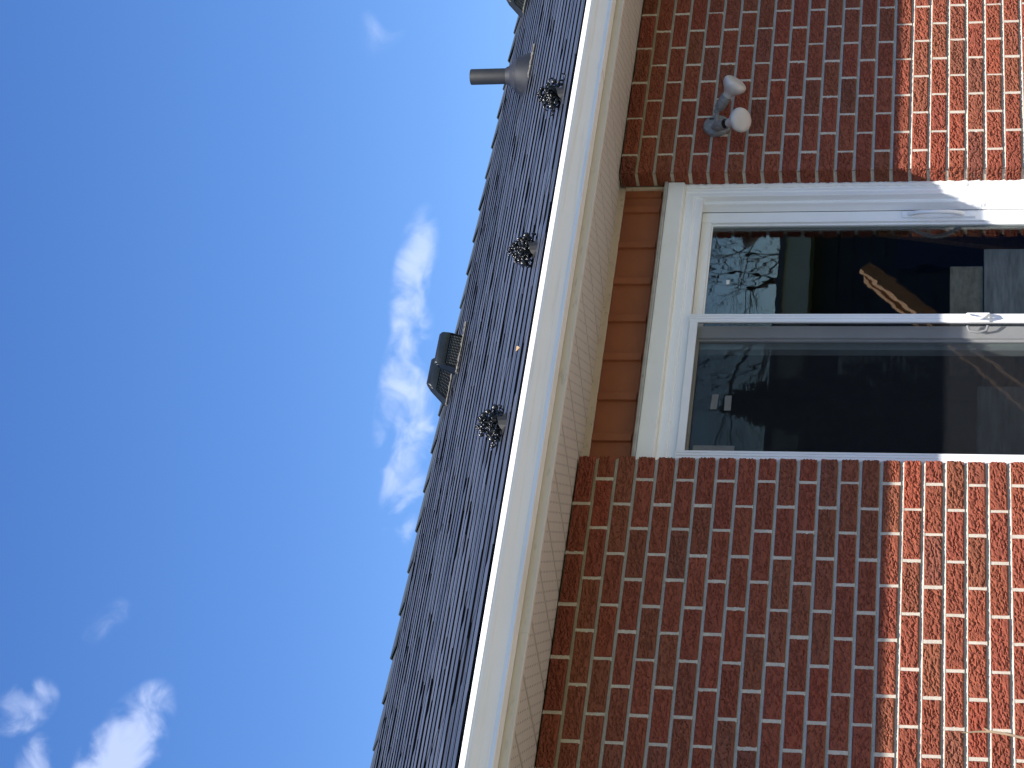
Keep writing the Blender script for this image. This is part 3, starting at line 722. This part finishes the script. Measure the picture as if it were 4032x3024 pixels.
# cast guards: clusters of glossy black beads behind curved grey fins
def guard(x, y, label, seed):
    rnd = random.Random(seed); base = Vector((x, y, ZE+MS*(y-YE)+.012))
    t = link('snow_guard', None, None, base); tag(t, label, 'snow guard', 'cast snow guards in a row above the gutter')
    def W(px, ps, ph):
        px, ps, ph = px*.84, ps*.84, ph*.80; return tuple(base+Vector((px, ps*CA-ph*SA, ps*SA+ph*CA)))
    def fin(outline):
        outline = [(v[0]*.80-.016, v[1]*.62, v[2]*.60) for v in outline]
        """thin folded blade from an outline of (across, along the slope, off the roof)"""
        b = MB(); n = len(outline)
        b.v = [W(*v) for v in outline]+[W(v[0], v[1]+.003, v[2]) for v in outline]
        b.f = [tuple(range(n)), tuple(range(n, 2*n))[::-1]]+[(i, (i+1) % n, n+(i+1) % n, n+i) for i in range(n)]
        return b.build('fin', M['fin'], t, base=base)
    Bc, Tc = (.008, -.100, .004), (.010, -.064, .062)
    fin([Bc, (.040, -.086, .006), (.078, -.070, .014), (.056, -.066, .026), (.044, -.060, .042), (.050, -.050, .062), (.062, -.044, .078), (.036, -.054, .070), Tc])
    fin([Tc, (-.014, -.060, .052), (-.030, -.058, .036), (-.042, -.062, .020), (-.060, -.066, .030), (-.082, -.070, .012), (-.060, -.080, -.004), (-.024, -.092, -.002), Bc])
    fin([(.018, -.030, .070), (.050, -.030, .082), (.074, -.026, .104), (.046, -.024, .100), (.030, -.022, .112)])
    b = MB()
    b.sphere((0, .02, .045), .034, 12, 8, (1.25, .7, 1.15))
    for i in range(190):
        px = rnd.gauss(0, .040); ps = rnd.uniform(-.020, .060); ph = rnd.uniform(.020, .124)*(1-min(.75, abs(px)/.12))+.010
        b.sphere((px, ps, ph), rnd.uniform(.005, .0095), 7, 5, (rnd.uniform(.6, 1.6), rnd.uniform(.6, 1.4), rnd.uniform(.6, 1.5)))
    for px, ps, ph, r in ((.088, .0, .058, .0165), (.052, -.004, .088, .014), (-.086, .0, .048, .0165), (-.060, -.006, .030, .013), (.020, .01, .115, .012)):
        b.sphere((px, ps, ph), r, 14, 9)
        b.v, vv = b.v, None
    b.v = [W(*v) for v in b.v]
    o = b.build('bead_cluster', M['bead'], t, smooth=True, base=base)
    st = MB()
    for (p0, p1) in (((.0, .01, .03), (.088, .0, .058)), ((.0, .01, .03), (-.086, .0, .048)), ((.01, .01, .05), (.052, -.004, .088)), ((.0, .01, .0), (.0, .01, .10))):
        q = [Vector(p0).lerp(Vector(p1), u)+Vector((0, -.012*math.sin(u*3.14), -.006*math.sin(u*3.14))) for u in (0, .25, .5, .75, 1)]
        st.tube([W(*v) for v in q], .0050, 8)
    for i in range(16):
        p0 = Vector((rnd.gauss(0, .04), rnd.uniform(-.02, .05), rnd.uniform(.015, .08))); a0_ = rnd.uniform(0, 6.28); q = []
        for k in range(7):
            a_ = a0_+k*.75; q.append(W(*(p0+Vector((.016*math.cos(a_), .010*math.sin(a_*.7), .016*math.sin(a_))))))
        st.tube(q, [.0042, .005, .005, .0045, .004, .0035, .002], 6)
    auto_smooth(st.build('arm', M['bead'], t, base=base), 60)
    MB_ = MB().box(-.020, .020, -.010, .100, -.006, .002); MB_.v = [W(*v) for v in MB_.v]; MB_.build('strap', M['fin'], t, base=base)
    return t
guard(-.090, -.310, 'black beaded snow guard with grey fins below the paired roof vents', 3)
guard(.755, -.345, 'black beaded snow guard in the middle of the row of three', 5)
guard(1.610, -.375, 'black beaded snow guard below the vent pipe', 8)

# dry leaves caught on the shingles
def leaf(p, label, col):
    p = Vector(p); b = MB(); n = 8
    for sgn in (0, 1):
        for i in range(n):
            a = 2*math.pi*i/n; b.v.append((p.x+.013*math.cos(a), p.y+.007*math.sin(a)*CA, p.z+.007*math.sin(a)*SA+.009+.006*math.cos(2*a)+.0012*sgn))
    b.f = [tuple(range(n))[::-1], tuple(range(n, 2*n))]+[(i, (i+1) % n, n+(i+1) % n, n+i) for i in range(n)]
    return tag(b.build('dry_leaf', M['leaf'], base=p), label, 'leaf')
leaf(RP(.157, s_of(-.46), .018), 'curled tan leaf lying on the lowest shingles above the gutter', 0)

# ================================================================== floodlight on the right-hand wall
pc = Vector((1.790, -.001, 2.541)); t = link('floodlight', None, None, pc); tag(t, 'grey twin-holder floodlight with two unlit frosted bulbs on the brick wall', 'wall light')
auto_smooth(MB().lathe(pc, (0, -1, 0), [(-.003, .060), (.006, .060), (.013, .057), (.017, .050), (.018, .0)], 40, (True, False)).build('wall_plate', M['lamp_grey'], t, base=pc), 35)
b = MB()
for dx, dz in ((-.034, -.022), (.030, .024), (.004, -.040)): b.box(pc.x+dx-.0035, pc.x+dx+.0035, pc.y-.0195, pc.y-.0165, pc.z+dz-.010, pc.z+dz+.010)
b.build('plate_screw', M['dark'], t, base=pc)
def lampholder(p0, joint, face, L1=.070):
    p0, joint, face = Vector(p0), Vector(joint), Vector(face); ax = (face-joint).normalized()
    s = MB(); s.tube([p0, p0.lerp(joint, .5), joint+ax*.012], [.0105, .0095, .0095], 14); s.sphere(joint, .0135, 14, 9)
    auto_smooth(s.build('swivel_arm', M['lamp_grey'], t, base=pc), 50)
    tot_ = (face-joint).length; h0 = joint+ax*.010
    auto_smooth(MB().lathe(h0, ax, [(0, .012), (.004, .020), (.010, .0225), (L1, .0245), (L1+.001, .0240), (L1, .0215), (.02, .020)], 32, (True, False)).build('lamp_holder', M['lamp_grey'], t, base=pc), 35)
    MB().lathe(h0, ax, [(L1-.022, .0215), (L1-.020, .0210)], 24).build('socket', M['dark'], t, base=pc)
    f0 = face
    pr_ = [(a_, r_*1.12) for a_, r_ in [(-.098, .014), (-.090, .0175), (-.066, .0185), (-.056, .0215), (-.046, .0290), (-.034, .0385), (-.022, .0452), (-.012, .0478), (-.006, .0478), (-.001, .0462), (.004, .042), (.008, .030), (.0095, .015), (.010, .0)]]
    auto_smooth(MB().lathe(f0, ax, pr_, 40, (True, False)).build('bulb', M['bulb'], t, base=pc), 60)
lampholder((1.786, -.016, 2.535), (1.736, -.052, 2.546), (1.6600, -.168, 2.4105))
lampholder((1.806, -.016, 2.545), (1.836, -.050, 2.541), (1.892, -.165, 2.452))

# ================================================================== stem of a shrub in front of the wall
tip = Vector((-1.205, -.12, 1.489)); pts = [tip, (-1.199, -.12, 1.445), (-1.196, -.12, 1.398), (-1.204, -.12, 1.34), (-1.218, -.121, 1.28), (-1.25, -.13, 1.1), (-1.27, -.15, .8), (-1.25, -.18, .4), (-1.24, -.19, .05)]
b = MB().tube(pts, [.0016, .0036, .0042, .0046, .005, .006, .007, .008, .010], 8); b.tube([(-1.196, -.12, 1.40), (-1.190, -.124, 1.413), (-1.187, -.126, 1.42)], [.0034, .003, .001], 6)
tag(auto_smooth(b.build('bare_shrub', M['twig'], base=(-1.24, -.19, .05))), 'thin bare brown shrub shoot crossing the sunlit bricks at the lower right corner', 'shrub')

# ================================================================== inside the room
def inside(name, b, m_, label, cat, base, bev=.004):
    return tag(b.build(name, M[m_], base=base, bevel=bev), label, cat)
bx_ = MB().box(.86, 1.34, .31, .80, .34, 1.40); inside('storage_bin', bx_, 'binp', 'grey storage bin standing inside behind the sliding panel', 'bin', (1.1, .55, .34))
bx_ = MB().box(.93, 1.26, .33, .66, 1.403, 1.54); inside('cardboard_box', bx_, 'card', 'cardboard box on top of the grey bin indoors', 'box', (1.1, .5, 1.403))
bx_ = MB().box(.14, .60, .31, .62, .34, 1.43); inside('blanket_chest', bx_, 'binp', 'grey chest standing inside behind the fixed pane and screen', 'chest', (.37, .45, .34))
pl = MB(); a0, a1 = Vector((1.75, .92, .345)), Vector((2.05, .96, 1.86)); dd = (a1-a0).normalized(); sd_ = Vector((.93, .30, -.20)).normalized(); nn_ = dd.cross(sd_)
for q in (a0, a1):
    for u, v_ in ((-1, -1), (1, -1), (1, 1), (-1, 1)): pl.v.append(tuple(q+sd_*.05*u+nn_*.012*v_))
pl.f = [(0, 1, 2, 3), (4, 7, 6, 5)]+[(i, (i+1) % 4, 4+(i+1) % 4, 4+i) for i in range(4)]
inside('timber_plank', pl, 'timber', 'brown timber plank leaning inside the sliding panel', 'plank', tuple(a0), .002)

# ================================================================== across the garden, seen mirrored in the glass
gb = Vector((8.0, -9.5, 0)); t = link('garage', None, None, gb); tag(t, 'dark clapboard garage with cream eaves mirrored in the patio door', 'garage')
b = MB(); b.box(4.6, 12.5, -14.0, -9.0, 0, 2.90); b.build('wall', M['garage'], t, base=gb)
for i in range(17): MB().ext_x([(-9.0, .10+i*.16), (-8.972, .10+i*.16), (-8.988, .25+i*.16), (-9.0, .25+i*.16)], 4.6, 12.5).build('clapboard', M['garage'], t, base=gb)
MB().ext_x([(-8.60, 2.90), (-8.56, 2.90), (-8.56, 3.20), (-8.60, 3.20)], 4.3, 12.8).build('fascia', M['cream'], t, base=gb, bevel=.004)
MB().box(4.3, 12.8, -9.0, -8.60, 2.90, 2.93).build('soffit', M['cream'], t, base=gb)
MB().ext_x([(-8.52, 3.21), (-14.4, 3.30), (-14.4, 3.24), (-8.52, 3.15)], 4.2, 12.9).build('roof', M['shingle_rest'], t, base=gb)
wf = MB().box(7.28, 7.36, -8.97, -8.90, 1.68, 2.60).box(8.26, 8.34, -8.97, -8.90, 1.68, 2.60).box(7.36, 8.26, -8.97, -8.90, 2.53, 2.60).box(7.36, 8.26, -8.97, -8.90, 1.68, 1.75).build('window', M['pvc'], t, base=gb)
for i in range(13): MB().ext_x([(-8.945, 1.76+i*.06), (-8.925, 1.775+i*.06), (-8.925, 1.805+i*.06), (-8.945, 1.80+i*.06)], 7.365, 8.255).build('blind_slat', M['pvc'], wf, base=gb)
MB().box(9.2, 9.9, -8.97, -8.93, .02, 2.05).build('door', M['cloth'], t, base=gb)
sb = Vector((4.6, -3.5, .06)); t = link('garden_swing', None, None, sb); tag(t, 'brown timber swing legs on the patio mirrored in the sliding pane', 'swing')
for (p0, p1) in (((2.40, -3.5, .062), (4.42, -3.5, 2.09)), ((2.9, -4.5, .062), (4.40, -3.56, 2.07))):
    p0, p1 = Vector(p0), Vector(p1); d_ = (p1-p0).normalized(); sd_ = Vector((0, 1, 0)).cross(d_).normalized(); b = MB()
    for q in (p0, p1):
        for u, v_ in ((-1, -1), (1, -1), (1, 1), (-1, 1)): b.v.append(tuple(q+sd_*.048*u+Vector((0, .022*v_, 0))))
    b.f = [(0, 1, 2, 3), (4, 7, 6, 5)]+[(i, (i+1) % 4, 4+(i+1) % 4, 4+i) for i in range(4)]
    b.build('leg', M['timber'], t, base=sb, bevel=.004)
def bare_tree(x, y, hgt, label, seed):
    rnd = random.Random(seed); base = Vector((x, y, 0)); t = link('bare_tree', None, None, base); tag(t, label, 'tree', 'leafless trees beyond the garage')
    tr = MB(); br = MB()
    def grow(p, d, ln, r, lev):
        pts = [p]; rad = [r]; q = p; dd_ = d
        n = 5
        for i in range(n):
            dd_ = (dd_+Vector((rnd.gauss(0, .12), rnd.gauss(0, .12), rnd.gauss(0, .08)+.03))).normalized(); q = q+dd_*ln/n; pts.append(q); rad.append(r*(1-.55*(i+1)/n))
        (tr if lev == 0 else br).tube(pts, rad, 8 if lev < 2 else 4, cap=False)
        if lev < 5 and r > .0015:
            for i in range(rnd.choice((4, 5)) if lev < 3 else 4):
                k = rnd.randint(2, n); a = rnd.uniform(0, 6.28); sp = rnd.uniform(.45, .95)
                o_ = pts[k]-pts[k-1]; o_.normalize(); e1 = o_.orthogonal().normalized(); e2 = o_.cross(e1)
                nd_ = (o_*math.cos(sp)+(e1*math.cos(a)+e2*math.sin(a))*math.sin(sp)).normalized()
                grow(pts[k], nd_, ln*rnd.uniform(.55, .75), rad[k]*rnd.uniform(.5, .7), lev+1)
    grow(base, Vector((0, 0, 1)), hgt*.40, hgt*.022, 0)
    tr.build('trunk', M['bark'], t, smooth=True, base=base); br.build('crown', M['bark'], t, smooth=True, base=base)
bare_tree(13.4, -13.8, 8.0, 'tall leafless tree mirrored in the upper sliding pane', 2)
bare_tree(16.5, -17.0, 9.0, 'leafless tree behind the others mirrored at the pane edge', 9)
cb = Vector((6.2, -7.4, 0)); t = link('cedar', None, None, cb); tag(t, 'dark evergreen cedar mirrored in the fixed pane of the door', 'tree')
MB().tube([cb, cb+Vector((.03, 0, 1.6)), cb+Vector((0, .02, 3.3))], [.09, .06, .012], 10).build('trunk', M['bark'], t, base=cb)
b = MB(); rnd = random.Random(4)
for i in range(5200):
    hh = rnd.random()**.8; z = .25+3.2*hh; r = (.62*(1-hh)**.75+.05)*math.sqrt(rnd.random())*(1+.25*math.sin(hh*23+i % 7)); a = rnd.uniform(0, 6.28)
    p = cb+Vector((r*math.cos(a), r*math.sin(a), z)); u = Vector((rnd.gauss(0, 1), rnd.gauss(0, 1), rnd.gauss(.6, 1))).normalized()*.07; v_ = u.orthogonal().normalized()*.02; o = len(b.v)
    b.v += [tuple(p-v_), tuple(p+v_), tuple(p+u)]; b.f.append((o, o+1, o+2))
me = bpy.data.meshes.new('crown'); me.from_pydata([tuple(Vector(v)-cb) for v in b.v], [], b.f); me.update(); me.materials.append(M['needle']); link('crown', me, t, cb)
